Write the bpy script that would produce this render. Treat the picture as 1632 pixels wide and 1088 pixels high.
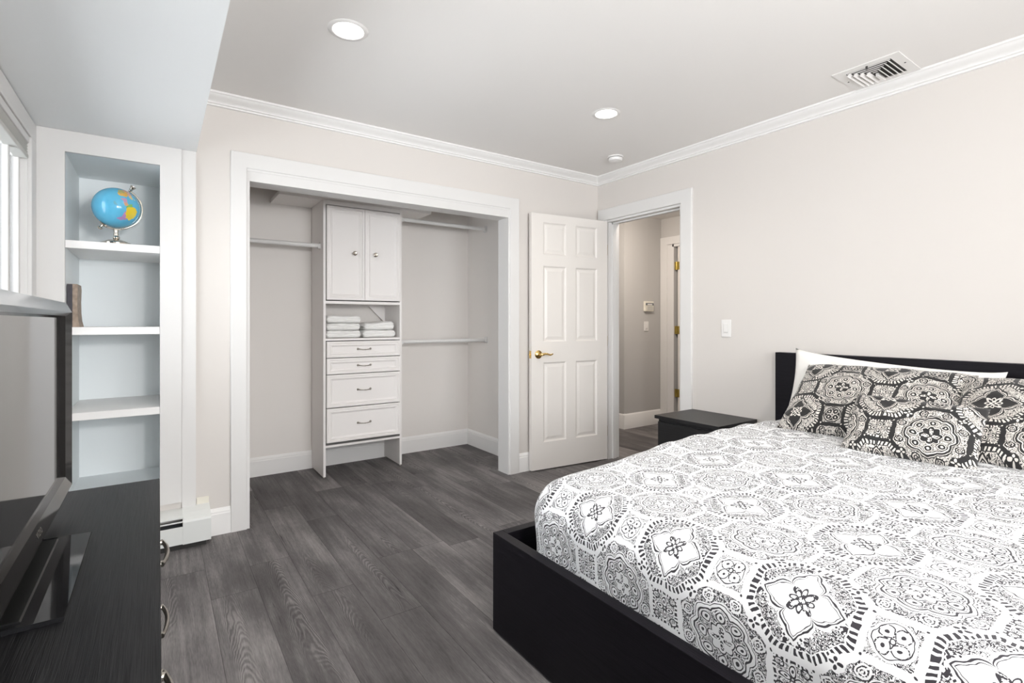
import bpy, bmesh, math, random
from mathutils import Vector, Matrix

for o in list(bpy.data.objects):
    bpy.data.objects.remove(o)
SC = bpy.context.scene
COL = SC.collection
PI = math.pi

# ------------------------------------------------------------------ camera
cam = bpy.data.cameras.new('camera')
cam.sensor_width = 36.0
cam.lens = 812.68 / 1632 * 36
cam.shift_y = -30.6 / 1632
cam.clip_start = 0.02
camo = bpy.data.objects.new('camera', cam)
COL.objects.link(camo)
camo.location = (0, 0, 1.18)
camo.rotation_euler = (PI / 2, 0, -math.radians(34.742))
SC.camera = camo

# ------------------------------------------------------------------ colour management
SC.view_settings.view_transform = 'Standard'
SC.view_settings.look = 'None'
SC.view_settings.gamma = 1
SC.view_settings.use_curve_mapping = False
SC.view_settings.exposure = 0.08

# ------------------------------------------------------------------ sky
W = bpy.data.worlds.new('sky')
SC.world = W
W.use_nodes = True
bg = W.node_tree.nodes['Background']
bg.inputs[0].default_value = (0.90, 0.955, 1.0, 1)
bg.inputs[1].default_value = 6.0


def area(name, loc, direction, sx, sy, power, col, spread=None):
    l = bpy.data.lights.new(name, 'AREA')
    l.shape = 'RECTANGLE'
    l.size = sx
    l.size_y = sy
    l.energy = power
    l.color = col
    if spread:
        l.spread = spread
    o = bpy.data.objects.new(name, l)
    COL.objects.link(o)
    o.location = loc
    o.rotation_euler = Vector(direction).to_track_quat('-Z', 'Y').to_euler()
    return o


# daylight through the side window (in the left wall), cool
area('window_daylight', (-0.72, 2.15, 1.45), (1, 0, -0.12), 1.9, 0.95, 4, (0.84, 0.93, 1.0))
# added fill daylight, through an unseen window made up behind the camera
area('added_rear_daylight', (1.35, -1.98, 1.50), (0.0, 1, 0.10), 2.3, 1.25, 58, (0.97, 0.985, 1.0))
# the photographer's lamp, standing just right of and above the camera
area('photo_lamp', (0.55, -0.55, 1.60), (0.2, 1, 0.02), 0.14, 0.14, 25, (1.0, 0.98, 0.96))
# added up-light behind the camera, unseen, brightens the ceiling
area('added_ceiling_fill', (1.25, -0.9, 1.75), (0.1, 0.45, 1), 0.9, 0.9, 10, (1.0, 0.985, 0.96))
# unseen lamp added to light the hall
area('added_hall_lamp', (3.52, 3.2, 2.33), (0.45, 0.25, -1), 0.4, 0.4, 27, (1.0, 0.90, 0.80))


# ------------------------------------------------------------------ node helpers
class X:
    """a float socket with arithmetic"""
    nt = None

    def __init__(s, v):
        s.v = v

    @staticmethod
    def m(op, a, b=None, c=None, clamp=False):
        n = X.nt.nodes.new('ShaderNodeMath')
        n.operation = op
        n.use_clamp = clamp
        for i, q in enumerate((a, b, c)):
            if q is None:
                continue
            if isinstance(q, X):
                X.nt.links.new(q.v, n.inputs[i])
            else:
                n.inputs[i].default_value = q
        return X(n.outputs[0])

    def __add__(s, o): return X.m('ADD', s, o)
    __radd__ = __add__
    def __sub__(s, o): return X.m('SUBTRACT', s, o)
    def __rsub__(s, o): return X.m('SUBTRACT', o, s)
    def __mul__(s, o): return X.m('MULTIPLY', s, o)
    __rmul__ = __mul__
    def __truediv__(s, o): return X.m('DIVIDE', s, o)
    def __abs__(s): return X.m('ABSOLUTE', s)
    def __lt__(s, o): return X.m('LESS_THAN', s, o)
    def __gt__(s, o): return X.m('GREATER_THAN', s, o)


def xmax(a, b): return X.m('MAXIMUM', a, b)
def xmin(a, b): return X.m('MINIMUM', a, b)
def xsin(a): return X.m('SINE', a)
def xcos(a): return X.m('COSINE', a)
def xsqrt(a): return X.m('SQRT', a)
def xlen(a, b): return xsqrt(X.m('MULTIPLY_ADD', a, a, b * b))
def near(a, b, w): return X.m('COMPARE', a, b, w)


def new_mat(name):
    m = bpy.data.materials.new(name)
    m.use_nodes = True
    X.nt = m.node_tree
    b = m.node_tree.nodes['Principled BSDF']
    return m, m.node_tree, b


def lin(c):
    return tuple((x / 255 / 12.92 if x / 255 <= 0.04045 else ((x / 255 + 0.055) / 1.055) ** 2.4) for x in c) + (1,)


def basic(name, col, rough=0.5, metal=0.0, bump=0.0, bscale=60, spec=0.5, coat=0.0, var=0.0, sheen=0.0):
    m, nt, b = new_mat(name)
    c = tuple(col) + (1,) if len(col) == 3 else col
    b.inputs['Base Color'].default_value = c
    b.inputs['Roughness'].default_value = rough
    b.inputs['Metallic'].default_value = metal
    b.inputs['Specular IOR Level'].default_value = spec
    b.inputs['Coat Weight'].default_value = coat
    b.inputs['Sheen Weight'].default_value = sheen
    tc = nt.nodes.new('ShaderNodeTexCoord')
    n = nt.nodes.new('ShaderNodeTexNoise')
    n.inputs['Scale'].default_value = bscale
    n.inputs['Detail'].default_value = 3
    nt.links.new(tc.outputs['Object'], n.inputs['Vector'])
    if var:
        mx = nt.nodes.new('ShaderNodeMix')
        mx.data_type = 'RGBA'
        mx.inputs[6].default_value = tuple(x * (1 - var) for x in c[:3]) + (1,)
        mx.inputs[7].default_value = tuple(min(1, x * (1 + var)) for x in c[:3]) + (1,)
        nt.links.new(n.outputs['Fac'], mx.inputs[0])
        nt.links.new(mx.outputs[2], b.inputs['Base Color'])
    if bump:
        bp = nt.nodes.new('ShaderNodeBump')
        bp.inputs['Strength'].default_value = bump
        bp.inputs['Distance'].default_value = 0.002
        nt.links.new(n.outputs['Fac'], bp.inputs['Height'])
        nt.links.new(bp.outputs[0], b.inputs['Normal'])
    return m


M = {}
M['wall'] = basic('wall_paint', (0.70, 0.66, 0.625), 0.6, bump=0.05, bscale=300, spec=0.3)
M['wall_closet'] = basic('wall_paint_lightened', (0.83, 0.79, 0.755), 0.6, spec=0.3)  # same paint as the room walls, lightened to make up for missing light
M['niche'] = basic('bookcase_inside_daylit', (0.91, 0.945, 0.955), 0.5, spec=0.3)  # white inside made brighter and bluer, cool daylight put into the colour
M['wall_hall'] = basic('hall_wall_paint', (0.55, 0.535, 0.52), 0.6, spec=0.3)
M['ceiling'] = basic('ceiling_paint', (0.86, 0.835, 0.81), 0.8, spec=0.2)
M['white_wall'] = basic('bright_white_paint', (0.88, 0.89, 0.89), 0.5, spec=0.3)
M['trim'] = basic('trim_enamel', (0.74, 0.725, 0.71), 0.5, spec=0.25)
M['moulding'] = basic('moulding_enamel', (0.86, 0.845, 0.83), 0.4, spec=0.4)
M['melamine'] = basic('closet_melamine', (0.90, 0.865, 0.845), 0.4, spec=0.4)
M['door'] = basic('door_enamel', (0.79, 0.75, 0.71), 0.33, spec=0.5)
M['gap'] = basic('shadow_gap_dark', (0.03, 0.028, 0.027), 0.8)
M['nickel'] = basic('brushed_nickel', (0.42, 0.39, 0.35), 0.28, 1.0)
M['chrome'] = basic('bright_nickel', (0.62, 0.57, 0.50), 0.16, 1.0)
M['brass'] = basic('polished_brass', (0.80, 0.56, 0.22), 0.18, 1.0)
M['old_brass'] = basic('aged_brass', (0.48, 0.36, 0.10), 0.35, 1.0)
M['heater'] = basic('heater_enamel', (0.76, 0.77, 0.75), 0.4)
M['heater_in'] = basic('heater_fins', (0.10, 0.11, 0.12), 0.5, 0.3)
M['plastic_w'] = basic('white_plastic', (0.83, 0.81, 0.79), 0.35)
M['plastic_c'] = basic('cream_plastic', (0.82, 0.78, 0.68), 0.4)
M['lcd'] = basic('grey_display', (0.16, 0.17, 0.18), 0.2)
M['towel'] = basic('white_terry', (0.96, 0.95, 0.93), 0.95, bump=1.0, bscale=420, sheen=0.3)
M['linen'] = basic('white_pillowcase', (0.88, 0.86, 0.82), 0.9, bump=0.3, bscale=90, sheen=0.2)
M['tv_black'] = basic('gloss_black_plastic', (0.008, 0.0075, 0.0075), 0.08, spec=0.12)
M['tv_base'] = basic('black_glass_base', (0.010, 0.010, 0.011), 0.04, spec=0.55)
M['tv_dark'] = basic('dull_black_plastic', (0.006, 0.006, 0.006), 0.4, spec=0.25)
M['tv_screen'] = basic('dark_screen_glass', (0.010, 0.010, 0.011), 0.06, spec=0.45)
M['tv_silver'] = basic('silver_plated_rim', (0.42, 0.42, 0.43), 0.12, 1.0)
M['shade'] = basic('cellular_shade_fabric', (0.60, 0.59, 0.56), 0.9)
M['book'] = basic('mottled_book_cover', (0.34, 0.26, 0.20), 0.6, bscale=40, var=0.7)
M['book_edge'] = basic('dark_book_spine', (0.035, 0.03, 0.04), 0.5, bscale=50, var=0.5)
M['dust'] = basic('faint_mark', (0.30, 0.29, 0.28), 0.7)
M['vent_dark'] = basic('duct_dark', (0.06, 0.058, 0.055), 0.8)

# emissive lens of the ceiling lamps
m, nt, b = new_mat('lamp_lens')
b.inputs['Emission Color'].default_value = (1.0, 0.95, 0.88, 1)
b.inputs['Emission Strength'].default_value = 16
M['lens'] = m

# window glass
m, nt, b = new_mat('window_glass')
g = nt.nodes.new('ShaderNodeBsdfGlossy'); g.inputs['Roughness'].default_value = 0.02
t = nt.nodes.new('ShaderNodeBsdfTransparent')
f = nt.nodes.new('ShaderNodeFresnel'); f.inputs[0].default_value = 1.45
mx = nt.nodes.new('ShaderNodeMixShader')
nt.links.new(f.outputs[0], mx.inputs[0]); nt.links.new(t.outputs[0], mx.inputs[1]); nt.links.new(g.outputs[0], mx.inputs[2])
nt.links.new(mx.outputs[0], nt.nodes['Material Output'].inputs[0])
M['glass'] = m

# black-brown stained wood with fine raised grain; axis = direction the grain runs
def darkwood(name, axis, c0=(0.003, 0.003, 0.0035), c1=(0.015, 0.0145, 0.0155), rough=0.38, spec=0.15):
    m, nt, b = new_mat(name)
    tc = nt.nodes.new('ShaderNodeTexCoord')
    mp = nt.nodes.new('ShaderNodeMapping')
    sc = [62, 62, 62]
    sc[axis] = 1.5
    mp.inputs['Scale'].default_value = sc
    nt.links.new(tc.outputs['Object'], mp.inputs[0])
    n = nt.nodes.new('ShaderNodeTexNoise'); n.inputs['Scale'].default_value = 5; n.inputs['Detail'].default_value = 4
    n.inputs['Distortion'].default_value = 1.1
    nt.links.new(mp.outputs[0], n.inputs['Vector'])
    r = nt.nodes.new('ShaderNodeValToRGB')
    r.color_ramp.elements[0].position = 0.35; r.color_ramp.elements[0].color = c0 + (1,)
    r.color_ramp.elements[1].position = 0.65; r.color_ramp.elements[1].color = c1 + (1,)
    nt.links.new(n.outputs['Fac'], r.inputs[0]); nt.links.new(r.outputs[0], b.inputs['Base Color'])
    bp = nt.nodes.new('ShaderNodeBump'); bp.inputs['Strength'].default_value = 0.45; bp.inputs['Distance'].default_value = 0.001
    nt.links.new(n.outputs['Fac'], bp.inputs['Height']); nt.links.new(bp.outputs[0], b.inputs['Normal'])
    b.inputs['Roughness'].default_value = rough
    b.inputs['Specular IOR Level'].default_value = spec
    return m


M['wood_y'] = darkwood('black_stained_wood', 1)
M['wood_x'] = darkwood('black_stained_wood_cross', 0)
M['wood_ns'] = darkwood('black_stained_nightstand', 1, rough=0.42, spec=0.5)
M['wood_bed'] = darkwood('black_brown_bed_wood', 1, (0.004, 0.0033, 0.0055), (0.009, 0.0075, 0.011), 0.45, 0.18)
M['wood_bedx'] = darkwood('black_brown_bed_wood_long', 0, (0.004, 0.0033, 0.0055), (0.009, 0.0075, 0.011), 0.45, 0.18)

# plank floor
m, nt, b = new_mat('grey_plank_floor')
geo = nt.nodes.new('ShaderNodeTexCoord')
sp = nt.nodes.new('ShaderNodeSeparateXYZ'); nt.links.new(geo.outputs['Object'], sp.inputs[0])
px, py = X(sp.outputs[0]), X(sp.outputs[1])
PW, PL = 0.18, 1.22
cx = (px - 0.134) / PW
idx = X.m('FLOOR', cx)
fx = X.m('FRACT', cx)
wn = nt.nodes.new('ShaderNodeTexWhiteNoise'); wn.noise_dimensions = '1D'; nt.links.new(idx.v, wn.inputs['W'])
ry = (py - 1.01) / PL + X(wn.outputs['Value']) * 5.0 
idy = X.m('FLOOR', ry); fy = X.m('FRACT', ry)
cell = nt.nodes.new('ShaderNodeCombineXYZ'); nt.links.new(idx.v, cell.inputs[0]); nt.links.new(idy.v, cell.inputs[1])
wc = nt.nodes.new('ShaderNodeTexWhiteNoise'); wc.noise_dimensions = '3D'; nt.links.new(cell.outputs[0], wc.inputs['Vector'])
rnd = X(wc.outputs['Value'])
# broad clouding, fine streaks, cathedral rings
def noise(vec, scale, detail=3, rough=0.5, dist=0.0):
    n = nt.nodes.new('ShaderNodeTexNoise'); n.inputs['Scale'].default_value = scale; n.inputs['Detail'].default_value = detail
    n.inputs['Roughness'].default_value = rough; n.inputs['Distortion'].default_value = dist
    nt.links.new(vec, n.inputs['Vector']); return X(n.outputs['Fac'])
def comb(a, b_, c_):
    n = nt.nodes.new('ShaderNodeCombineXYZ')
    for i, q in enumerate((a, b_, c_)):
        if isinstance(q, X): nt.links.new(q.v, n.inputs[i])
        else: n.inputs[i].default_value = q
    return n.outputs[0]
v_str = comb(px * 60.0, py * 2.2, rnd * 37.0)
v_cld = comb(px * 5.0, py * 1.6, rnd * 19.0)
streak = noise(v_str, 1.0, 5, 0.6)
cloud = noise(v_cld, 1.0, 3, 0.55)
warp = noise(comb(px * 9.0, py * 1.7, rnd * 53.0), 1.0, 2, 0.5)
jit = noise(comb(px * 30.0, py * 14.0, rnd * 5.0), 1.0, 2, 0.6)
lx = fx - 0.5 + (rnd - 0.5) * 0.5
ring = xsin((py + lx * lx * 5.0) * 120.0 + warp * 85.0 + jit * 8.0)
rmask = X.m('SMOOTH_MIN', X.m('MULTIPLY', noise(comb(px * 7.0, py * 0.9, rnd * 91.0), 1.0, 1) - 0.47, 8.0, clamp=True), 1.0, 0.1)
lines = ring * rmask
crack = X.m('MULTIPLY', 0.345 - noise(comb(px * 42.0, py * 1.3, rnd * 11.0), 1.0, 4, 0.7), 9.0, clamp=True)
fine = noise(comb(px * 240.0, py * 26.0, 1.0), 1.0, 2)
val = (cloud - 0.5) * 0.80 + (streak - 0.5) * 0.45 + (rnd - 0.5) * 0.20 + lines * 0.11 - crack * 0.55 + (fine - 0.5) * 0.25 + 0.5
edge = xmax(near(fx, 0.0, 0.007), near(fx, 1.0, 0.007))
edge = xmax(edge, xmax(near(fy, 0.0, 0.0013), near(fy, 1.0, 0.0013)))
val = val - edge * 0.22
r = nt.nodes.new('ShaderNodeValToRGB')
cr = r.color_ramp
cr.elements[0].position = 0.05; cr.elements[0].color = (0.022, 0.020, 0.020, 1)
cr.elements[1].position = 1.0; cr.elements[1].color = (0.40, 0.375, 0.365, 1)
e = cr.elements.new(0.5); e.color = (0.130, 0.121, 0.121, 1)
nt.links.new(val.v, r.inputs[0])
nt.links.new(r.outputs[0], b.inputs['Base Color'])
b.inputs['Roughness'].default_value = 0.55
b.inputs['Specular IOR Level'].default_value = 0.12
bp = nt.nodes.new('ShaderNodeBump'); bp.inputs['Strength'].default_value = 0.25; bp.inputs['Distance'].default_value = 0.002
nt.links.new(val.v, bp.inputs['Height']); nt.links.new(bp.outputs[0], b.inputs['Normal'])
M['floor'] = m


# block-printed medallion fabric ; UV units = half the repeat
def fabric(name, paper, ink, inverted=False):
    global nt
    m, nt, b = new_mat(name)
    uvn = nt.nodes.new('ShaderNodeUVMap')
    wob = nt.nodes.new('ShaderNodeTexNoise'); wob.inputs['Scale'].default_value = 7; wob.inputs['Detail'].default_value = 1
    nt.links.new(uvn.outputs[0], wob.inputs['Vector'])
    sw = nt.nodes.new('ShaderNodeSeparateColor'); nt.links.new(wob.outputs['Color'], sw.inputs[0])
    su = nt.nodes.new('ShaderNodeSeparateXYZ'); nt.links.new(uvn.outputs[0], su.inputs[0])
    u = X(su.outputs[0]) + (X(sw.outputs[0]) - 0.5) * 0.07
    v = X(su.outputs[1]) + (X(sw.outputs[1]) - 0.5) * 0.07
    fu = abs(X.m('WRAP', u, 1.0, -1.0)); fv = abs(X.m('WRAP', v, 1.0, -1.0))
    gu = 1.0 - fu; gv = 1.0 - fv
    s1 = noise(uvn.outputs[0], 17, 1, 0.5, 0.6)
    s2 = noise(uvn.outputs[0], 34, 1, 0.5)
    squig = near(s1, 0.50, 0.030)
    squig = xmax(squig, near(s1, 0.61, 0.028))
    squig = xmax(squig, near(s1, 0.39, 0.028))
    blot = s2 > 0.56
    diag = (fu + fv - 1.0) * 0.7071
    oA = xmax(xmax(fu, fv) - 0.7071, diag)
    rB = xlen(gu, gv)
    oB = xmax(xmax(gu, gv) - 0.7071, 0.0 - diag)
    oB = xmax(oB, rB - 0.76)
    inA = oA < -0.048
    inB = oB < -0.045
    in1 = xmax(gu, fv) < 0.243
    in2 = xmax(fu, gv) < 0.243
    # --- medallion A
    rA = xlen(fu, fv)
    tA = X.m('ARCTAN2', fv, fu)
    c8 = abs(xcos(tA * 4.0))
    c8b = abs(xcos(tA * 2.0))
    lobeO = c8 * 0.055 + 0.395
    a = near(rA, lobeO, 0.013)
    a = xmax(a, near(rA, lobeO + 0.06, 0.006))
    a = xmax(a, near(rA, c8 * 0.045 + 0.175, 0.011))
    pe1 = xlen((fu - 0.095) / 0.075, fv / 0.036)
    pe2 = xlen((fv - 0.095) / 0.075, fu / 0.036)
    pet = xmin(pe1, pe2)
    a = xmax(a, (pet < 1.0) * (s2 > 0.47))
    dA1 = xmin(xlen(fu - 0.315, fv), xlen(fv - 0.315, fu))
    dA2 = xlen(fu - 0.235, fv - 0.235)
    dd = xmin(dA1, dA2)
    a = xmax(a, dd < 0.026)
    a = xmax(a, near(dd, 0.074, 0.009))
    ros = xmin(xlen(fu - 0.56, fv - 0.215), xlen(fu - 0.215, fv - 0.56))
    rings = xmax(xmax(near(ros, 0.020, 0.008), near(ros, 0.054, 0.009)), near(ros, 0.100, 0.011)) * (s2 > 0.44)
    outz = (rA > (lobeO + 0.085)) * (ros > 0.112) * xmax(squig, blot)
    a = xmax(a, outz)
    a = xmax(a, rings * (rA > (lobeO + 0.06)))
    mid = (rA > (c8 * 0.045 + 0.20)) * (rA < (lobeO - 0.03)) * (dd > 0.095)
    a = xmax(a, mid * xmax(squig, blot))
    a = a * inA
    # --- medallion B
    tB = X.m('ARCTAN2', gv, gu)
    c2 = abs(xcos(tB * 2.0))
    mn = xmin(gu, gv)
    tip = X.m('MAXIMUM', 1.0 - mn * 9.0, 0.0)
    RB = xsqrt(c2) * 0.165 + 0.235 + tip * 0.10
    q = near(rB, RB, 0.014)
    q = xmax(q, near(rB, RB - 0.045, 0.006))
    s2t = abs(xsin(tB * 2.0))
    star = s2t * s2t * s2t * 0.13 + 0.080
    dia = near(gu + gv, 0.055, 0.012)
    q = xmax(q, (rB < star) * (rB > (star - 0.070)) * (s2 > 0.40))
    be = xmin(xlen((gu - 0.10) / 0.055, gv / 0.034), xlen((gv - 0.10) / 0.055, gu / 0.034))
    q = xmax(q, near(be, 1.0, 0.22))
    q = xmax(q, dia)
    strp = xsin(abs(gu - gv) * 48.0 + s1 * 12.0) > -0.25
    diam = (xsin((gu + gv) * 75.0) * xsin((gu - gv) * 75.0)) > 0.05
    teeth = xsin(tB * 56.0) > -0.1
    side = (mn < 0.15)
    body = side * xmax(strp * (rB > 0.50), diam * (rB < 0.50)) + (1.0 - side) * xmax(squig, blot * (rB > 0.45))
    body = (oB > -0.135) * teeth + (oB < -0.150) * body
    q = xmax(q, (rB > (RB + 0.055)) * body)
    q = q * inB
    # --- small square 1 (four pointed petals)
    e1 = xmin(xlen((gu - 0.092) / 0.068, fv / 0.040), xlen((fv - 0.092) / 0.068, gu / 0.040))
    k = near(e1, 1.0, 0.17)
    k = xmax(k, e1 < 0.38)
    k = xmax(k, near(xlen(gu - 0.16, fv - 0.16), 0.055, 0.009))
    k = xmax(k, (xmax(gu, fv) > 0.20) * (xsin(xmin(gu, fv) * 110.0) > 0.0))
    k = xmax(k, (e1 > 1.45) * (xmax(gu, fv) < 0.19) * squig)
    k = k * in1
    # --- small square 2 (four round petals with a dot)
    d2 = xlen(fu - 0.085, gv - 0.085)
    h = near(d2, 0.078, 0.008) * (s2 > 0.42)
    h = xmax(h, d2 < 0.022)
    h = xmax(h, near(xlen(fu, gv), 0.03, 0.008))
    h = xmax(h, near(xlen(fu, gv), 0.20, 0.006))
    h = xmax(h, (xlen(fu, gv) > 0.235) * squig)
    h = h * in2
    ink_f = xmax(xmax(a, q), xmax(k, h))
    # --- little flowers on the bands and dots at the band corners
    eu = fu - 0.5; ev = fv - 0.5
    disc = xlen(eu, ev) < 0.105
    ea = abs(eu); eb = abs(ev)
    f4 = xmin(xlen((ea - 0.052) / 0.033, eb / 0.022), xlen((eb - 0.052) / 0.033, ea / 0.022))
    ink_f = ink_f * (1.0 - disc) + (f4 < 1.0) * disc
    cd = xmin(xlen(fu - 0.735, fv - 0.265), xlen(fu - 0.265, fv - 0.735))
    ink_f = xmax(ink_f, cd < 0.017)
    mxn = nt.nodes.new('ShaderNodeMix'); mxn.data_type = 'RGBA'
    mxn.inputs[6].default_value = (ink if inverted else paper) + (1,)
    mxn.inputs[7].default_value = (paper if inverted else ink) + (1,)
    nt.links.new(ink_f.v, mxn.inputs[0])
    nt.links.new(mxn.outputs[2], b.inputs['Base Color'])
    b.inputs['Roughness'].default_value = 0.75
    b.inputs['Sheen Weight'].default_value = 0.15
    b.inputs['Specular IOR Level'].default_value = 0.3
    return m


M['duvet'] = fabric('white_print_fabric', (0.86, 0.86, 0.87), (0.035, 0.032, 0.038))
M['sham'] = fabric('black_print_fabric', (0.74, 0.70, 0.65), (0.022, 0.021, 0.021), True)

# globe surface
m, nt, b = new_mat('political_globe')
tc = nt.nodes.new('ShaderNodeTexCoord')
nz = nt.nodes.new('ShaderNodeTexNoise'); nz.inputs['Scale'].default_value = 26; nz.inputs['Detail'].default_value = 4
nt.links.new(tc.outputs['Object'], nz.inputs['Vector'])
vm = nt.nodes.new('ShaderNodeVectorMath'); vm.operation = 'MULTIPLY_ADD'
nt.links.new(nz.outputs['Color'], vm.inputs[0]); vm.inputs[1].default_value = (0.055,) * 3
va = nt.nodes.new('ShaderNodeVectorMath'); va.operation = 'SUBTRACT'
nt.links.new(tc.outputs['Object'], va.inputs[0]); va.inputs[1].default_value = (0.0275,) * 3
nt.links.new(va.outputs[0], vm.inputs[2])
def land(prev, c, rad, col):
    d = nt.nodes.new('ShaderNodeVectorMath'); d.operation = 'DISTANCE'
    nt.links.new(vm.outputs[0], d.inputs[0]); d.inputs[1].default_value = c
    k = X(d.outputs['Value']) < rad
    x = nt.nodes.new('ShaderNodeMix'); x.data_type = 'RGBA'
    nt.links.new(k.v, x.inputs[0]); nt.links.new(prev, x.inputs[6]); x.inputs[7].default_value = col + (1,)
    return x.outputs[2]
oc = nt.nodes.new('ShaderNodeMix'); oc.data_type = 'RGBA'
oc.inputs[6].default_value = (0.085, 0.40, 0.62, 1); oc.inputs[7].default_value = (0.15, 0.50, 0.72, 1)
nt.links.new(nz.outputs['Fac'], oc.inputs[0])
def on(x, z, R=0.1):
    y = -math.sqrt(max(0.0, 1 - x * x - z * z))
    return (x * R, y * R, z * R)
s = oc.outputs[2]
for c, rd, col in (
        (on(0.52, -0.42), 0.026, (0.48, 0.26, 0.45)), (on(0.36, -0.58), 0.016, (0.42, 0.25, 0.48)), (on(0.22, -0.66), 0.011, (0.40, 0.27, 0.50)),
        (on(0.62, -0.06), 0.018, (0.22, 0.48, 0.14)), (on(0.68, -0.30), 0.031, (0.80, 0.60, 0.04)), (on(0.60, -0.50), 0.020, (0.78, 0.60, 0.05)),
        (on(0.50, 0.12), 0.010, (0.62, 0.35, 0.20)), (on(0.42, 0.26), 0.011, (0.50, 0.30, 0.42)),
        (on(0.33, 0.62), 0.017, (0.72, 0.42, 0.10)), (on(0.24, 0.76), 0.014, (0.42, 0.42, 0.16)), (on(0.60, 0.60), 0.016, (0.60, 0.36, 0.30)),
        (on(0.66, 0.48), 0.012, (0.66, 0.52, 0.22)), (on(0.42, 0.78), 0.018, (0.62, 0.34, 0.26)), (on(0.0, 0.05), 0.007, (0.16, 0.40, 0.50)),
        ((-0.02, 0.085, 0.04), 0.055, (0.62, 0.45, 0.16)), ((0.05, 0.08, -0.02), 0.04, (0.35, 0.45, 0.16))):
    s = land(s, c, rd, col)
nt.links.new(s, b.inputs['Base Color'])
b.inputs['Roughness'].default_value = 0.12
M['globe'] = m


# ------------------------------------------------------------------ mesh helpers
class MB:
    def __init__(s, T=None):
        s.bm = bmesh.new()
        s.T = T

    def v(s, p):
        p = Vector(p)
        return s.bm.verts.new(s.T @ p if s.T else p)

    def box(s, x0, x1, y0, y1, z0, z1, bev=0.0, seg=2):
        x0, x1 = min(x0, x1), max(x0, x1); y0, y1 = min(y0, y1), max(y0, y1); z0, z1 = min(z0, z1), max(z0, z1)
        vs = [s.v((x, y, z)) for x in (x0, x1) for y in (y0, y1) for z in (z0, z1)]
        F = [(0, 1, 3, 2), (4, 6, 7, 5), (0, 4, 5, 1), (2, 3, 7, 6), (0, 2, 6, 4), (1, 5, 7, 3)]
        fs = [s.bm.faces.new([vs[i] for i in f]) for f in F]
        if bev:
            es = list({e for f in fs for e in f.edges})
            bmesh.ops.bevel(s.bm, geom=es, offset=bev, segments=seg, affect='EDGES', profile=0.5)
        return s

    def loft(s, rings, closed=True, caps=True):
        R = [[s.v(p) for p in r] for r in rings]
        n = len(R[0])
        for a, b in zip(R, R[1:]):
            for i in range(n if closed else n - 1):
                j = (i + 1) % n
                s.bm.faces.new((a[i], a[j], b[j], b[i]))
        if caps:
            s.bm.faces.new(R[0][::-1]); s.bm.faces.new(R[-1])
        return s

    def cyl(s, p0, p1, r, r1=None, seg=20, caps=True):
        p0, p1 = Vector(p0), Vector(p1)
        d = (p1 - p0).normalized()
        a = d.orthogonal().normalized(); b = d.cross(a)
        r1 = r if r1 is None else r1
        return s.loft([[p + (a * math.cos(2 * PI * i / seg) + b * math.sin(2 * PI * i / seg)) * q for i in range(seg)]
                       for p, q in ((p0, r), (p1, r1))], True, caps)

    def lathe(s, c, prof, axis=(0, 0, 1), seg=32, caps=True):
        """prof: (radius, distance along axis)"""
        c = Vector(c); d = Vector(axis).normalized()
        a = d.orthogonal().normalized(); b = d.cross(a)
        return s.loft([[c + d * h + (a * math.cos(2 * PI * i / seg) + b * math.sin(2 * PI * i / seg)) * max(r, 1e-5) for i in range(seg)]
                       for r, h in prof], True, caps)

    def tube(s, pts, r, seg=10, flat=1.0, up=None):
        pts = [Vector(p) for p in pts]
        rings = []
        prev = None
        for i, p in enumerate(pts):
            d = (pts[min(i + 1, len(pts) - 1)] - pts[max(i - 1, 0)]).normalized()
            a = prev - d * prev.dot(d) if prev else (Vector(up) - d * Vector(up).dot(d) if up else d.orthogonal())
            a.normalize(); prev = a; b = d.cross(a)
            rr = r[i] if isinstance(r, (list, tuple)) else r
            rings.append([p + (a * math.cos(2 * PI * k / seg) * rr + b * math.sin(2 * PI * k / seg) * rr * flat) for k in range(seg)])
        return s.loft(rings)

    def prism(s, prof, mapf, ends):
        """extrude the 2-D profile between two end values of mapf(u, w, end)"""
        return s.loft([[mapf(u, w, e) for u, w in prof] for e in ends])

    def sphere(s, c, r, seg=48, ring=24, sq=(1, 1, 1)):
        prof = []
        c = Vector(c)
        R = []
        for j in range(ring + 1):
            t = PI * j / ring
            R.append([c + Vector((math.sin(t) * math.cos(2 * PI * i / seg) * r * sq[0], math.sin(t) * math.sin(2 * PI * i / seg) * r * sq[1], math.cos(t) * r * sq[2])) for i in range(seg)])
        V = [[s.v(p) for p in q] for q in R]
        for a, b in zip(V, V[1:]):
            for i in range(seg):
                j = (i + 1) % seg
                s.bm.faces.new((a[i], a[j], b[j], b[i]))
        bmesh.ops.remove_doubles(s.bm, verts=s.bm.verts, dist=1e-5)
        return s


def place_parent(o, parent):
    o.parent = parent


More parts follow.
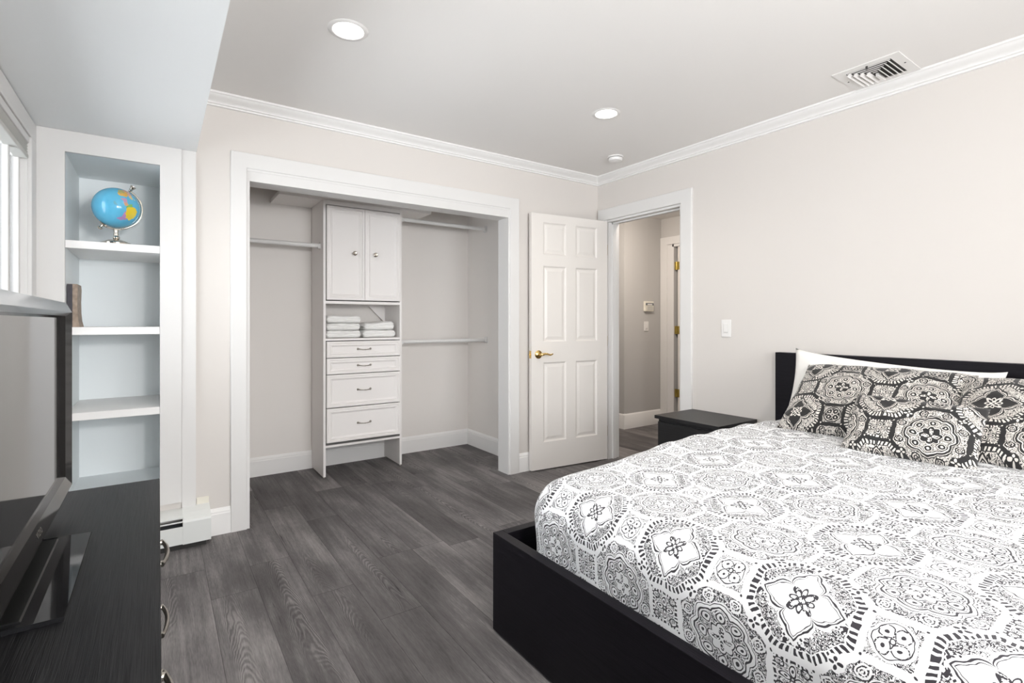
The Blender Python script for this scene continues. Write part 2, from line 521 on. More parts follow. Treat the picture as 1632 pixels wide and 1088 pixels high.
def make(name, mb, mat, parent=None, smooth=False, origin=None):
    bm = mb.bm if isinstance(mb, MB) else mb
    bmesh.ops.recalc_face_normals(bm, faces=bm.faces)
    me = bpy.data.meshes.new(name)
    if parent is not None:
        off = parent.matrix_world.translation.copy() if parent.type == 'EMPTY' else Vector(parent['_org'])
    elif origin is not None:
        off = Vector(origin)
    else:
        xs = [v.co for v in bm.verts]
        lo = Vector((min(c.x for c in xs), min(c.y for c in xs), min(c.z for c in xs)))
        hi = Vector((max(c.x for c in xs), max(c.y for c in xs), max(c.z for c in xs)))
        off = Vector(((lo.x + hi.x) / 2, (lo.y + hi.y) / 2, lo.z))
    bmesh.ops.translate(bm, verts=bm.verts, vec=-off)
    bm.to_mesh(me)
    bm.free()
    me.materials.append(mat)
    if smooth:
        me.polygons.foreach_set('use_smooth', [True] * len(me.polygons))
        try:
            me.set_sharp_from_angle(angle=math.radians(38 if smooth is True else smooth))
        except Exception:
            pass
    o = bpy.data.objects.new(name, me)
    COL.objects.link(o)
    if parent is not None:
        o.parent = parent
    else:
        o.location = off
    _ORG[o.name] = off
    o['_org'] = tuple(off)
    return o


_ORG = {}


def thing(name, label, cat, loc, group=None, kind=None):
    o = bpy.data.objects.new(name, None)
    COL.objects.link(o)
    o.location = loc
    o.matrix_world = Matrix.Translation(Vector(loc))
    if label: o['label'] = label
    if cat: o['category'] = cat
    if group: o['group'] = group
    if kind: o['kind'] = kind
    return o


def tag(o, label, cat, group=None):
    o['label'] = label
    o['category'] = cat
    if group: o['group'] = group
    return o


def struct(name, mb, mat, label=None, smooth=False):
    o = make(name, mb, mat, smooth=smooth)
    o['kind'] = 'structure'
    if label: o['label'] = label
    return o


# ================================================================== ROOM
XL, XR, YB, YF, ZC = -0.49, 3.19, 3.27, -1.90, 2.44
CY = 4.33           # closet back wall
OX0, OX1, OZ = 0.43, 2.225, 1.99   # closet opening
struct('floor', MB().box(-0.7, 6.2, YF - 0.12, 5.6, -0.08, 0), M['floor'], 'dark grey wood plank floor')
struct('ceiling', MB().box(-0.7, 3.31, YF - 0.12, 4.45, ZC, ZC + 0.08), M['ceiling'], 'smooth white ceiling with recessed lights')
struct('ceiling_soffit', MB().box(XL, 0.17, YF, YB, 2.107, ZC), M['white_wall'], 'dropped white soffit above the window side')

# closet wall (back wall of the room) with its opening ; left part carries the bookcase niche
wb = MB()
wb.box(OX1 + 0.012, 3.31, YB, YB + 0.12, 0, ZC)
wb.box(0.03, OX0 - 0.013, YB, YB + 0.12, 0, ZC)
wb.box(OX0 - 0.013, OX1 + 0.012, YB, YB + 0.12, OZ + 0.05, ZC)
wb.box(XL, 0.03, YB, YB + 0.12, 2.01, ZC)
wb.box(XL, 0.03, YB, YB + 0.12, 0, 0.27)
wb.box(XL, -0.40, YB, YB + 0.12, 0.27, 2.01)
struct('wall_back', wb, M['wall'], 'light warm grey wall around the closet opening')
wr = MB()
DY0, DY1, DZ = 2.405, 3.14, 2.045
wr.box(XR, XR + 0.12, YF, DY0 - 0.013, 0, ZC)
wr.box(XR, XR + 0.12, DY1 + 0.011, YB, 0, ZC)
wr.box(XR, XR + 0.12, DY0 - 0.013, DY1 + 0.011, DZ + 0.012, ZC)
struct('wall_right', wr, M['wall'], 'light warm grey wall behind the bed')
# left wall with window opening
WY0, WY1, WZ0, WZ1 = 1.25, 3.14, 0.93, 2.02
wl = MB()
wl.box(XL - 0.13, XL, YF, WY0, 0, ZC)
wl.box(XL - 0.13, XL, WY1, YB + 0.12, 0, ZC)
wl.box(XL - 0.13, XL, WY0, WY1, 0, WZ0)
wl.box(XL - 0.13, XL, WY0, WY1, WZ1, ZC)
struct('wall_left', wl, M['white_wall'], 'white window wall')
# rear wall with an opening for the added window
wf = MB()
wf.box(XL, 0.2, YF - 0.12, YF, 0, ZC); wf.box(2.5, XR, YF - 0.12, YF, 0, ZC)
wf.box(0.2, 2.5, YF - 0.12, YF, 0, 0.85); wf.box(0.2, 2.5, YF - 0.12, YF, 2.1, ZC)
struct('wall_front', wf, M['wall'], 'wall behind the camera')
# closet shell
wc_ = MB()
wc_.box(0.10, 2.60, CY, CY + 0.1, 0, ZC)
wc_.box(2.48, 2.60, YB + 0.12, CY, 0, ZC)
wc_.box(0.10, 0.20, YB + 0.12, CY, 0, ZC)
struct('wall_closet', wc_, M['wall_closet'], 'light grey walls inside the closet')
# hall shell
wh = MB()
HX = 4.231
wh.box(HX, 4.97, 3.926, 4.05, 0, 2.387)
wh.box(HX, HX + 0.12, 4.05, 5.3, 0, 2.387)
wh.box(3.31, HX + 0.12, 5.3, 5.4, 0, 2.387)
wh.box(4.855, 4.97, 3.76, 3.926, 0, 2.387)
wh.box(4.855, 4.97, 2.93, 3.76, 2.075, 2.387)
wh.box(4.855, 4.97, 0.9, 2.93, 0, 2.387)
wh.box(3.31, 4.97, 0.8, 0.9, 0, 2.387)
wh.box(2.60, 3.31, 5.2, 5.3, 0, 2.387); wh.box(2.6, 2.7, 4.43, 5.2, 0, 2.387)
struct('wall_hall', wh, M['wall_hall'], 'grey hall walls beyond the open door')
struct('ceiling_hall', MB().box(3.312, 6.2, 0.8, 5.4, 2.387, 2.44).box(2.602, 3.312, 4.432, 5.4, 2.387, 2.44), M['ceiling'], 'white hall ceiling')
fr = MB(); fr.box(4.97, 6.2, 4.1, 4.2, 0, 2.387); fr.box(6.1, 6.2, 0.8, 4.1, 0, 2.387); fr.box(4.97, 6.1, 0.8, 0.9, 0, 2.387)
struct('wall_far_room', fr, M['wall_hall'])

# crown moulding: profile = (distance from wall, drop from ceiling)
CP = [(0, 0), (0.078, 0), (0.078, 0.010), (0.070, 0.013), (0.066, 0.018), (0.058, 0.024), (0.046, 0.030), (0.034, 0.035), (0.026, 0.040), (0.023, 0.044), (0.023, 0.049),
      (0.014, 0.051), (0.012, 0.054), (0.012, 0.060), (0, 0.062)]
c1 = MB()
c1.prism(CP, lambda u, w, e: ((0.17 + 0.0 if e == 0 else XR - u), YB - u, ZC - w), (0, 1))
struct('trim_1', c1, M['moulding'], 'white crown moulding above the closet', smooth=30)
c2 = MB()
c2.prism(CP, lambda u, w, e: (XR - u, (YF if e == 0 else YB - u), ZC - w), (0, 1))
struct('trim_2', c2, M['moulding'], 'white crown moulding above the bed wall', smooth=30)

# baseboards: (distance, height)
BP = [(0, 0), (0.016, 0), (0.016, 0.115), (0.013, 0.120), (0.013, 0.128), (0.008, 0.136), (0.005, 0.142), (0, 0.146)]
def bb_y(mb, y, xa, xb, prof=BP, sgn=-1):
    mb.prism(prof, lambda u, w, e: (e, y + sgn * u, w), (xa, xb))
def bb_x(mb, x, ya, yb, prof=BP, sgn=-1):
    mb.prism(prof, lambda u, w, e: (x + sgn * u, e, w), (ya, yb))
b1 = MB(); bb_y(b1, YB, 0.233, 0.338); bb_y(b1, YB, 2.325, 3.10)
struct('baseboard_back', b1, M['moulding'], 'white baseboard of the closet wall', smooth=30)
b2 = MB(); bb_x(b2, XR, YF, 2.295)
struct('baseboard_right', b2, M['moulding'], 'white baseboard of the bed wall', smooth=30)
b3 = MB(); bb_y(b3, CY, 0.20, 2.48); bb_x(b3, 2.48, YB + 0.12, CY); bb_x(b3, 0.20, YB + 0.12, CY, sgn=1)
struct('baseboard_closet', b3, M['moulding'], 'white baseboard inside the closet', smooth=30)
b4 = MB(); HB = [(u, w * 1.13) for u, w in BP]
bb_y(b4, 3.926, HX - 0.0155, 4.834, HB); bb_x(b4, HX, 3.9108, 5.3, HB)
struct('baseboard_hall', b4, M['moulding'], 'white baseboard in the hall', smooth=30)

# closet opening casing + jamb
t3 = MB()
CW = 0.080
def casing_box(mb, *a): mb.box(*a, bev=0.003)
y0, y1 = YB - 0.020, YB
def casing_u(mb, a0, a1, b0, b1, top_in, top_out, mapf):
    """one mitred casing: legs a0..a1 and b0..b1, head top_in..top_out ; mapf(u, z, depth) with depth 0 at the wall, 1 at the face"""
    pr = [(a0, 0), (a1, 0), (a1, top_in), (b0, top_in), (b0, 0), (b1, 0), (b1, top_out), (a0, top_out)]
    e = 0.003
    pi = [(a0 + e, 0), (a1 - e, 0), (a1 - e, top_in + e), (b0 + e, top_in + e), (b0 + e, 0), (b1 - e, 0), (b1 - e, top_out - e), (a0 + e, top_out - e)]
    mb.loft([[mapf(u, w, 0) for u, w in pr], [mapf(u, w, 0.85) for u, w in pr], [mapf(u, w, 1) for u, w in pi]])
casing_u(t3, 0.334, 0.415, 2.238, 2.325, 2.058, 2.147, lambda u, w, d: (u, YB - 0.02 * d, w))
t3.box(0.334 + 0.081, OX0, YB - 0.012, YB + 0.13, 0, OZ + 0.0)     # jamb left
t3.box(OX1, 2.238, YB - 0.012, YB + 0.13, 0, OZ)
t3.box(0.415, 2.238, YB - 0.010, YB + 0.13, OZ, 2.058)            # deep head board
t3.box(0.415, 2.238, YB - 0.014, YB - 0.010, 2.046, 2.058)
struct('trim_3', t3, M['trim'], 'wide flat white casing around the closet opening')
# bedroom doorway casing + jamb
t4 = MB()
x0, x1 = XR - 0.020, XR
casing_u(t4, 2.295, 2.388, 3.152, 3.25, 2.060, 2.158, lambda u, w, d: (XR - 0.02 * d, u, w))
t4.box(XR - 0.004, XR + 0.13, 2.388, DY0, 0, DZ + 0.012)
t4.box(XR - 0.004, XR + 0.13, DY1, 3.152, 0, DZ + 0.012)
t4.box(XR - 0.004, XR + 0.13, DY0, DY1, DZ - 0.003, DZ + 0.014)
t4.box(XR + 0.045, XR + 0.058, DY0, DY1, DZ - 0.015, DZ - 0.003)  # stop
t4.box(XR + 0.045, XR + 0.085, DY1 - 0.012, DY1, 0, DZ - 0.003)
t4.box(XR + 0.045, XR + 0.085, DY0, DY0 + 0.012, 0, DZ - 0.003)
struct('trim_4', t4, M['trim'], 'white casing of the bedroom doorway')
# hall doorway casing
t5 = MB()
casing_u(t5, 2.85, 2.94, 3.828, 3.924, 2.075, 2.164, lambda u, w, d: (4.855 - 0.02 * d, u, w))
t5.box(4.845, 4.97, 3.740, 3.828, 0, 2.075)
t5.box(4.845, 4.97, 2.90, 2.93, 0, 2.075)
t5.box(4.845, 4.97, 2.90, 3.76, 2.045, 2.075)
struct('trim_5', t5, M['trim'], 'white casing of the hall doorway')

# ------------------------------------------------------------------ window 1 (left wall)
w1 = thing('window_1', 'bright window with a raised grey shade in the left wall', None, (XL, (WY0 + WY1) / 2, WZ0), kind='structure')
f_ = MB()
casing_box(f_, XL, XL + 0.018, WY1 + 0.005, WY1 + 0.108, WZ0 - 0.02, WZ1)
casing_box(f_, XL, XL + 0.018, WY0 - 0.105, WY0 - 0.005, WZ0 - 0.02, WZ1)
casing_box(f_, XL, XL + 0.018, WY0 - 0.105, WY1 + 0.108, WZ1 + 0.0, 2.103)
f_.box(XL - 0.128, XL + 0.004, WY1 - 0.004, WY1 + 0.006, WZ0, WZ1)
f_.box(XL - 0.128, XL + 0.004, WY0 - 0.006, WY0 + 0.004, WZ0, WZ1)
make('window_frame', f_, M['trim'], w1)
f_ = MB()
for ya, yb in ((WY0, WY0 + 0.03), (WY1 - 0.022, WY1), (WY0 + 0.60, WY0 + 0.64), (WY1 - 0.215, WY1 - 0.19)):
    f_.box(XL - 0.055, XL - 0.020, ya, yb, WZ0, WZ1, bev=0.004)
f_.box(XL - 0.055, XL - 0.020, WY0, WY1, WZ0, WZ0 + 0.05)
f_.box(XL - 0.055, XL - 0.020, WY0, WY1, WZ1 - 0.05, WZ1)
make('sash', f_, M['trim'], w1)
make('pane', MB().box(XL - 0.040, XL - 0.037, WY0 + 0.03, WY1 - 0.022, WZ0 + 0.05, WZ1 - 0.05), M['glass'], w1)
make('window_sill', MB().box(XL - 0.10, XL + 0.045, WY0 - 0.12, WY1 + 0.108, WZ0 - 0.03, WZ0, bev=0.004), M['trim'], w1)
sh = thing('window_shade', 'grey cellular shade pulled up at the top of the left window', 'window shade', (XL - 0.01, (WY0 + WY1) / 2, 1.92))
make('head_rail', MB().box(XL - 0.045, XL + 0.012, WY0 + 0.01, WY1 - 0.01, 1.985, 2.018, bev=0.004), M['trim'], sh)
s_ = MB()
prof = []
for i in range(4):
    z = 1.982 - i * 0.0125
    prof.append((0.008, z)); prof.append((0.0, z - 0.006))
s_.prism([(-0.035, 1.982)] + prof + [(0.0, 1.934), (-0.035, 1.934)], lambda u, w, e: (XL + u, e, w), (WY0 + 0.015, WY1 - 0.015))
make('shade_fabric', s_, M['shade'], sh)
make('bottom_rail', MB().box(XL - 0.038, XL + 0.010, WY0 + 0.012, WY1 - 0.012, 1.915, 1.934, bev=0.003), M['shade'], sh)

# added rear window, unseen, lets in the fill daylight
w2 = thing('window_2_added', 'added wide window behind the camera, unseen, for fill daylight', None, (1.35, YF, 0.85), kind='structure')
f_ = MB()
for a_ in ((0.1, 0.2), (2.5, 2.6)): casing_box(f_, a_[0], a_[1], YF, YF + 0.018, 0.75, 2.2)
casing_box(f_, 0.1, 2.6, YF, YF + 0.018, 2.1, 2.2); casing_box(f_, 0.1, 2.6, YF, YF + 0.018, 0.75, 0.85)
make('window_frame', f_, M['trim'], w2)
f_ = MB()
for x in (0.2, 0.94, 1.70, 2.45): f_.box(x, x + 0.05, YF - 0.07, YF - 0.03, 0.85, 2.1)
f_.box(0.2, 2.5, YF - 0.07, YF - 0.03, 0.85, 0.9); f_.box(0.2, 2.5, YF - 0.07, YF - 0.03, 2.05, 2.1)
make('sash', f_, M['trim'], w2)
make('pane', MB().box(0.25, 2.45, YF - 0.052, YF - 0.048, 0.9, 2.05), M['glass'], w2)

# ------------------------------------------------------------------ six-panel door
def six_panel(mb, Wd=0.762, Ht=2.035, th=0.035):
    """door in local x 0..Wd (hinge at 0), y 0 (front) .. th, z 0..Ht ; raised panels on both faces"""
    cols = ((0.112, 0.334), (0.430, 0.652))
    rows = ((0.215, 0.850), (1.015, 1.620), (1.712, 1.968))
    xs = [0, 0.112, 0.334, 0.430, 0.652, Wd]
    zs = [0, 0.215, 0.850, 1.015, 1.620, 1.712, 1.968, Ht]
    for face in (0, 1):
        y = 0 if face == 0 else th
        sg = 1 if face == 0 else -1
        for i in range(5):
            for j in range(7):
                a, b_ = xs[i], xs[i + 1]; c, d = zs[j], zs[j + 1]
                if i in (1, 3) and j in (1, 3, 5):
                    def ringp(ins, dep): return [(a + ins, y + sg * dep, c + ins), (b_ - ins, y + sg * dep, c + ins), (b_ - ins, y + sg * dep, d - ins), (a + ins, y + sg * dep, d - ins)]
                    R = [[mb.v(p) for p in ringp(*q)] for q in ((0, 0), (0.010, 0.009), (0.018, 0.010), (0.040, 0.004))]
                    for p_, q_ in zip(R, R[1:]):
                        for k in range(4):
                            mb.bm.faces.new((p_[k], p_[(k + 1) % 4], q_[(k + 1) % 4], q_[k]))
                    mb.bm.faces.new(R[-1])
                else:
                    mb.bm.faces.new([mb.v(p) for p in ((a, y, c), (b_, y, c), (b_, y, d), (a, y, d))])
    # edges
    for q in (((0, 0, 0), (0, th, 0), (0, th, Ht), (0, 0, Ht)), ((Wd, 0, 0), (Wd, 0, Ht), (Wd, th, Ht), (Wd, th, 0)),
              ((0, 0, 0), (Wd, 0, 0), (Wd, th, 0), (0, th, 0)), ((0, 0, Ht), (0, th, Ht), (Wd, th, Ht), (Wd, 0, Ht))):
        mb.bm.faces.new([mb.v(p) for p in q])
    bmesh.ops.remove_doubles(mb.bm, verts=mb.bm.verts, dist=1e-5)
    return mb

ang = math.atan2(0.075, -0.76)
# local x -> along the leaf from the hinge, local y -> away from the camera side
hx, hy = 3.168, 3.131
ex = Vector((-0.76, 0.075, 0)).normalized(); ey = Vector((0.075, 0.76, 0)).normalized()
TD = Matrix(((ex.x, ey.x, 0, hx), (ex.y, ey.y, 0, hy), (0, 0, 1, 0.010), (0, 0, 0, 1)))
d1 = thing('door_1', 'white six-panel door standing open beside the closet', None, (hx, hy, 0), kind='structure')
make('door_leaf', six_panel(MB(TD)), M['door'], d1)
hz = 0.915
lv = MB(TD)
lv.lathe((0.698, 0, hz), [(0.0, 0.0), (0.033, 0.0), (0.033, 0.004), (0.028, 0.008), (0.016, 0.011), (0.011, 0.014), (0.010, 0.045), (0.0, 0.046)], (0, -1, 0), 28, caps=False)
lv.tube([(0.702, -0.040, hz), (0.690, -0.046, hz + 0.001), (0.665, -0.047, hz + 0.006), (0.640, -0.046, hz + 0.004), (0.615, -0.045, hz - 0.004), (0.595, -0.044, hz + 0.001), (0.588, -0.043, hz + 0.005)],
        [0.010, 0.011, 0.009, 0.008, 0.007, 0.006, 0.004], 12)
h_ = make('door_handle', lv, M['brass'], d1, smooth=True)
h_['label'] = 'polished brass lever handle'
lt = MB(TD); lt.box(0.762, 0.7635, 0.004, 0.031, hz - 0.03, hz + 0.03); lt.box(0.7635, 0.772, 0.011, 0.024, hz - 0.008, hz + 0.008, bev=0.003)
make('latch', lt, M['brass'], d1)
lb = MB(TD)
lb.lathe((0.698, 0.035, hz), [(0.0, 0.0), (0.033, 0.0), (0.033, 0.004), (0.028, 0.008), (0.014, 0.011), (0.010, 0.014), (0.010, 0.030), (0.0, 0.031)], (0, 1, 0), 24, caps=False)
make('back_rose', lb, M['brass'], d1, smooth=True)
for z in (0.25, 1.02, 1.80):
    hb = MB(); hb.cyl((hx + 0.004, hy + 0.010, z - 0.045), (hx + 0.004, hy + 0.010, z + 0.045), 0.006, seg=12)
    make('hinge', hb, M['brass'], d1, smooth=True)

# hall door
d2 = thing('door_2', 'white door with brass hinges in the hall doorway', None, (4.90, 3.70, 0), kind='structure')
TD2 = Matrix(((0.0, 1.0, 0, 4.868), (-1.0, 0.0, 0, 3.700), (0, 0, 1, 0.010), (0, 0, 0, 1)))
make('door_leaf', six_panel(MB(TD2)), M['door'], d2)
for z in (0.372, 1.092, 1.825):
    hb = MB()
    hb.box(4.862, 4.867, 3.678, 3.708, z - 0.045, z + 0.045)
    hb.box(4.862, 4.867, 3.716, 3.740, z - 0.045, z + 0.045)
    hb.cyl((4.860, 3.712, z - 0.046), (4.860, 3.712, z + 0.046), 0.007, seg=12)
    make('hinge', hb, M['old_brass'], d2)

# ------------------------------------------------------------------ built-in bookcase
bc = thing('built_in_bookcase', 'white built-in bookcase recessed in the wall beside the window', 'bookcase', (-0.18, 3.5, 0.0))
BX0, BX1, BY, BT, BB = -0.371, 0.007, 3.80, 2.005, 0.295
ff = MB()
ff.box(-0.4895, BX0, 3.250, 3.270, 0.218, 2.106); ff.box(BX1, 0.103, 3.250, 3.270, 0.218, 2.106)
ff.box(BX0, BX1, 3.250, 3.270, BT, 2.106); ff.box(BX0, BX1, 3.250, 3.270, 0.218, BB)
make('face_frame', ff, M['trim'], bc)
cs = MB()
cs.box(BX0 - 0.018, BX0, 3.270, BY, BB, BT); cs.box(BX1, BX1 + 0.018, 3.270, BY, BB, BT)
cs.box(BX0 - 0.018, BX1 + 0.018, 3.270, BY, BT, BT + 0.003); cs.box(BX0 - 0.018, BX1 + 0.018, 3.270, BY, BB - 0.018, BB)
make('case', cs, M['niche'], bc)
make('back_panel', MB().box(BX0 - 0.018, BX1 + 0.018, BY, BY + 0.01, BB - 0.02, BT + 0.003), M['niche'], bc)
for zt in (1.579, 1.156, 0.737):
    make('shelf', MB().box(BX0 + 0.001, BX1 - 0.001, 3.252, BY - 0.001, zt - 0.038, zt, bev=0.0015), M['moulding'], bc)
struct('trim_6', MB().box(0.104, 0.168, 3.256, 3.2695, 0.18, 2.106), M['trim'], 'white filler board between bookcase and closet wall')

# ------------------------------------------------------------------ baseboard heater
ht = thing('baseboard_heater', 'white hydronic baseboard heater low on the closet wall', 'heater', (-0.1, 3.2, 0))
hp = MB()
HXE = 0.104
y_f = 3.143
hp.prism([(3.268, 0.172), (3.268, 0.182), (3.235, 0.182), (3.165, 0.172), (3.147, 0.166), (3.147, 0.161), (3.168, 0.167), (3.232, 0.172)],
         lambda u, w, e: (e, u, w), (-0.47, HXE))
make('top_cover', hp, M['heater'], ht)
make('front_panel', MB().box(-0.47, HXE, y_f, y_f + 0.004, 0.030, 0.121, bev=0.001), M['heater'], ht)
hp = MB()
hp.box(-0.47, HXE, 3.160, 3.262, 0.05, 0.115)
make('fin_element', hp, M['heater_in'], ht)
make('damper', MB().box(-0.47, HXE, y_f + 0.004, y_f + 0.007, 0.141, 0.148), M['heater'], ht)
ec = MB()
ec.prism([(3.268, 0.028), (3.141, 0.028), (3.141, 0.140), (3.146, 0.150), (3.165, 0.160), (3.20, 0.172), (3.255, 0.185), (3.268, 0.190)], lambda u, w, e: (e, u, w), (HXE, 0.231))
make('end_cap', ec, M['heater'], ht)
make('toe_gap', MB().box(-0.47, 0.21, 3.16, 3.26, 0.0, 0.028), M['gap'], ht)
br = MB(); br.box(0.172, 0.229, 3.262, 3.2695, 0.15, 0.222)
struct('trim_7', br, M['plastic_c'], 'small cream block above the heater end')

# ------------------------------------------------------------------ closet organizer
TX0, TX1, TY0, TY1 = 1.020, 1.645, 3.962, 4.312
IX0, IX1 = 1.038, 1.627
co = thing('closet_organizer', 'white closet tower with two cabinet doors and four drawers', 'closet organizer', (1.33, 4.14, 0))
for a_, b_ in ((TX0, IX0), (IX1, TX1)):
    p = MB(); p.box(a_, b_, TY0, TY1 - 0.0, 0.012, 2.105, bev=0.001)
    pn = make('side_panel', p, M['melamine'], co)
    for y in (TY0 + 0.02, TY1 - 0.03):
        make('glide', MB().cyl(((a_ + b_) / 2, y, 0), ((a_ + b_) / 2, y, 0.012), 0.008, seg=12), M['nickel'], pn, smooth=True)
for z0_, z1_ in ((1.322, 1.343), (1.040, 1.056), (0.231, 0.247), (2.072, 2.105)):
    make('fixed_shelf', MB().box(IX0, IX1, TY0 + 0.002, TY1, z0_, z1_), M['melamine'], co)
make('drawer_case', MB().box(IX0 + 0.002, IX1 - 0.002, TY0 + 0.03, TY1 - 0.02, 0.262, 1.036), M['gap'], co)
make('cabinet_box', MB().box(IX0 + 0.001, IX1 - 0.001, TY0 + 0.03, TY1 - 0.01, 1.346, 2.070), M['gap'], co)
g_ = MB(); g_.prism([(1.627, 1.322), (1.48, 1.322), (1.627, 1.175)], lambda u, w, e: (u, e, w), (TY1 - 0.016, TY1))
make('corner_gusset', g_, M['melamine'], co)

def raised_front(x0, x1, z0, z1, y, th=0.018, fr=0.045):
    """thermofoil front facing -y with a routed frame"""
    mb = MB()
    def rg(ins, dep): return [(x0 + ins, y + dep, z0 + ins), (x1 - ins, y + dep, z0 + ins), (x1 - ins, y + dep, z1 - ins), (x0 + ins, y + dep, z1 - ins)]
    R = [[mb.v(p) for p in rg(*q)] for q in ((0, th), (0, 0.003), (0.003, 0), (fr * 0.40, 0.0), (fr * 0.46, 0.006), (fr * 0.66, 0.003), (fr * 0.78, 0.005), (fr * 1.0, 0.012), (fr * 1.2, 0.0125))]
    for p_, q_ in zip(R, R[1:]):
        for k in range(4):
            mb.bm.faces.new((p_[k], p_[(k + 1) % 4], q_[(k + 1) % 4], q_[k]))
    mb.bm.faces.new(R[-1]); mb.bm.faces.new(R[0][::-1])
    return mb

def knob(c):
    return MB().lathe(c, [(0.0, -0.001), (0.008, 0.0), (0.006, 0.004), (0.006, 0.012), (0.013, 0.016), (0.0165, 0.021), (0.0165, 0.025), (0.0125, 0.028), (0.008, 0.0265), (0.0, 0.0265)], (0, -1, 0), 24, caps=False)

yd = TY0 - 0.018
for a_, b_, kx in ((IX0 + 0.003, 1.3315, 1.251), (1.3335, IX1 - 0.003, 1.416)):
    dr = make('cabinet_door', raised_front(a_, b_, 1.350, 2.064, yd, fr=0.046), M['melamine'], co, smooth=20)
    make('knob', knob((kx, yd + 0.012, 1.713)), M['chrome'], dr, smooth=True)

def bail(xc, y, zc):
    mb = MB()
    pts, rr = [], []
    n = 17
    for i in range(n):
        t = -1 + 2 * i / (n - 1)
        x = xc + t * 0.055
        yy = y - 0.022 * (1 - abs(t) ** 3) - 0.003
        zz = zc + 0.006 * t * t - 0.004
        pts.append((x, yy, zz))
        rr.append(0.0032 + 0.0022 * math.exp(-((abs(t) - 0.78) / 0.10) ** 2) + 0.0012 * math.exp(-((t) / 0.08) ** 2) + 0.0010 * math.exp(-((abs(t) - 0.45) / 0.06) ** 2))
    mb.tube(pts, rr, 10)
    for sx in (-1, 1):
        mb.lathe((xc + sx * 0.050, y, zc), [(0.0, 0), (0.009, 0), (0.008, 0.003), (0.004, 0.006), (0.004, 0.010), (0, 0.010)], (0, -1, 0), 14, caps=False)
    return mb

for z0_, z1_ in ((0.910, 1.034), (0.785, 0.905), (0.532, 0.780), (0.268, 0.526)):
    dr = make('drawer', raised_front(IX0 + 0.003, IX1 - 0.003, z0_, z1_, yd, fr=0.042), M['melamine'], co, smooth=20)
    make('drawer_pull', bail(1.33, yd + 0.012, (z0_ + z1_) / 2), M['nickel'], dr, smooth=True)

ts = thing('top_shelf', 'thick white shelf across the top of the closet tower', 'shelf', (1.32, 4.15, 2.105))
make('shelf_board', MB().box(0.715, 1.917, 3.990, CY, 2.106, 2.135), M['melamine'], ts)
sp_ = MB()
sp_.prism([(3.99, 2.106), (3.978, 2.106), (3.976, 2.112), (3.972, 2.116), (3.972, 2.122), (3.962, 2.134), (3.958, 2.150), (3.955, 2.152), (3.955, 2.165), (3.99, 2.165)], lambda u, w, e: (e, u, w), (0.715, 1.917))
make('front_moulding', sp_, M['melamine'], ts)

# closet rods
def rod(label, x0, x1, y, z, ends):
    r_ = thing('closet_rod', label, 'closet rod', ((x0 + x1) / 2, y, z), 'white rods in the closet')
    make('rod', MB().cyl((x0, y, z), (x1, y, z), 0.0165, seg=24), M['trim'], r_, smooth=True)
    for x, sg in ends:
        e = MB(); e.box(x, x + sg * 0.004, y - 0.024, y + 0.024, z - 0.028, z + 0.030, bev=0.001)
        e.box(x, x + sg * 0.020, y - 0.020, y + 0.020, z - 0.021, z - 0.017); e.box(x, x + sg * 0.020, y - 0.021, y - 0.017, z - 0.019, z + 0.012); e.box(x, x + sg * 0.020, y + 0.017, y + 0.021, z - 0.019, z + 0.012)
        make('rod_bracket', e, M['trim'], r_)
rod('white closet rod left of the tower', 0.203, 1.019, 4.05, 1.765, ((0.201, 1), (1.0195, -1)))
rod('upper white closet rod right of the tower', 1.648, 2.476, 4.00, 2.035, ((1.6465, 1), (2.4795, -1)))
rod('lower white closet rod right of the tower', 1.648, 2.476, 4.00, 1.018, ((1.6465, 1), (2.4795, -1)))

# ------------------------------------------------------------------ towels
def towel(label, x0, x1, z0, z1, y0=3.985, y1=4.26, seed=0, skew=0.0):
    rnd_ = random.Random(seed)
    mb = MB()
    nx, nr = 26, 44
    hz_ = (z1 - z0) / 2; zc = (z0 + z1) / 2
    ph = rnd_.random() * 6
    rings = []
    for i in range(nx + 1):
        t = i / nx
        # ends: fold (right) fuller than the left
        e = min(1, (min(t, 1 - t) * 2 * 6)) 
        shr = (1 - (1 - e) ** 2.6) ** 0.5 if e < 1 else 1
        shr = max(shr, 0.06)
        ring = []
        for k in range(nr):
            a = 2 * PI * k / nr
            ca, sa = math.cos(a), math.sin(a)
            yy = math.copysign(abs(ca) ** 0.32, ca); zz = math.copysign(abs(sa) ** 0.62, sa)
            # groove between the two folded layers along the front
            gr = 0.017 * math.exp(-((zz - 0.05) / 0.17) ** 2) * (1 if ca < 0 else 0.3)
            y = (y0 + y1) / 2 + yy * ((y1 - y0) / 2) * (0.90 + 0.10 * shr) + (gr if ca < 0 else -gr)
            wob_ = 0.0018 * math.sin(t * 9 + ph + k * 0.3) + 0.0012 * math.sin(t * 23 + ph * 2 + k * 0.7)
            z = zc + zz * hz_ * shr + wob_ * (0.3 if sa < 0 else 1) + skew * (t - 0.5) * (1 if sa > 0 else 0)
            ring.append((x0 + (x1 - x0) * t, y, min(max(z, z0), z1 + (skew if skew else -0.0002))))
        rings.append(ring)
    mb.loft(rings)
    return tag(make('folded_towel', mb, M['towel'], smooth=60), label, 'towel', 'folded white towels')

towel('folded white towel, bottom of the taller stack on the left', 1.050, 1.318, 1.057, 1.117, seed=1)
towel('folded white towel in the middle of the taller left stack', 1.053, 1.314, 1.1165, 1.174, 3.990, seed=2)
towel('folded white towel, top of the taller left stack', 1.054, 1.318, 1.1735, 1.232, 3.988, seed=3)
towel('folded white towel, bottom of the lower stack on the right', 1.334, 1.606, 1.057, 1.118, 3.990, seed=4)
towel('folded white towel, top of the lower right stack', 1.345, 1.596, 1.1175, 1.182, 3.995, seed=5, skew=0.018)

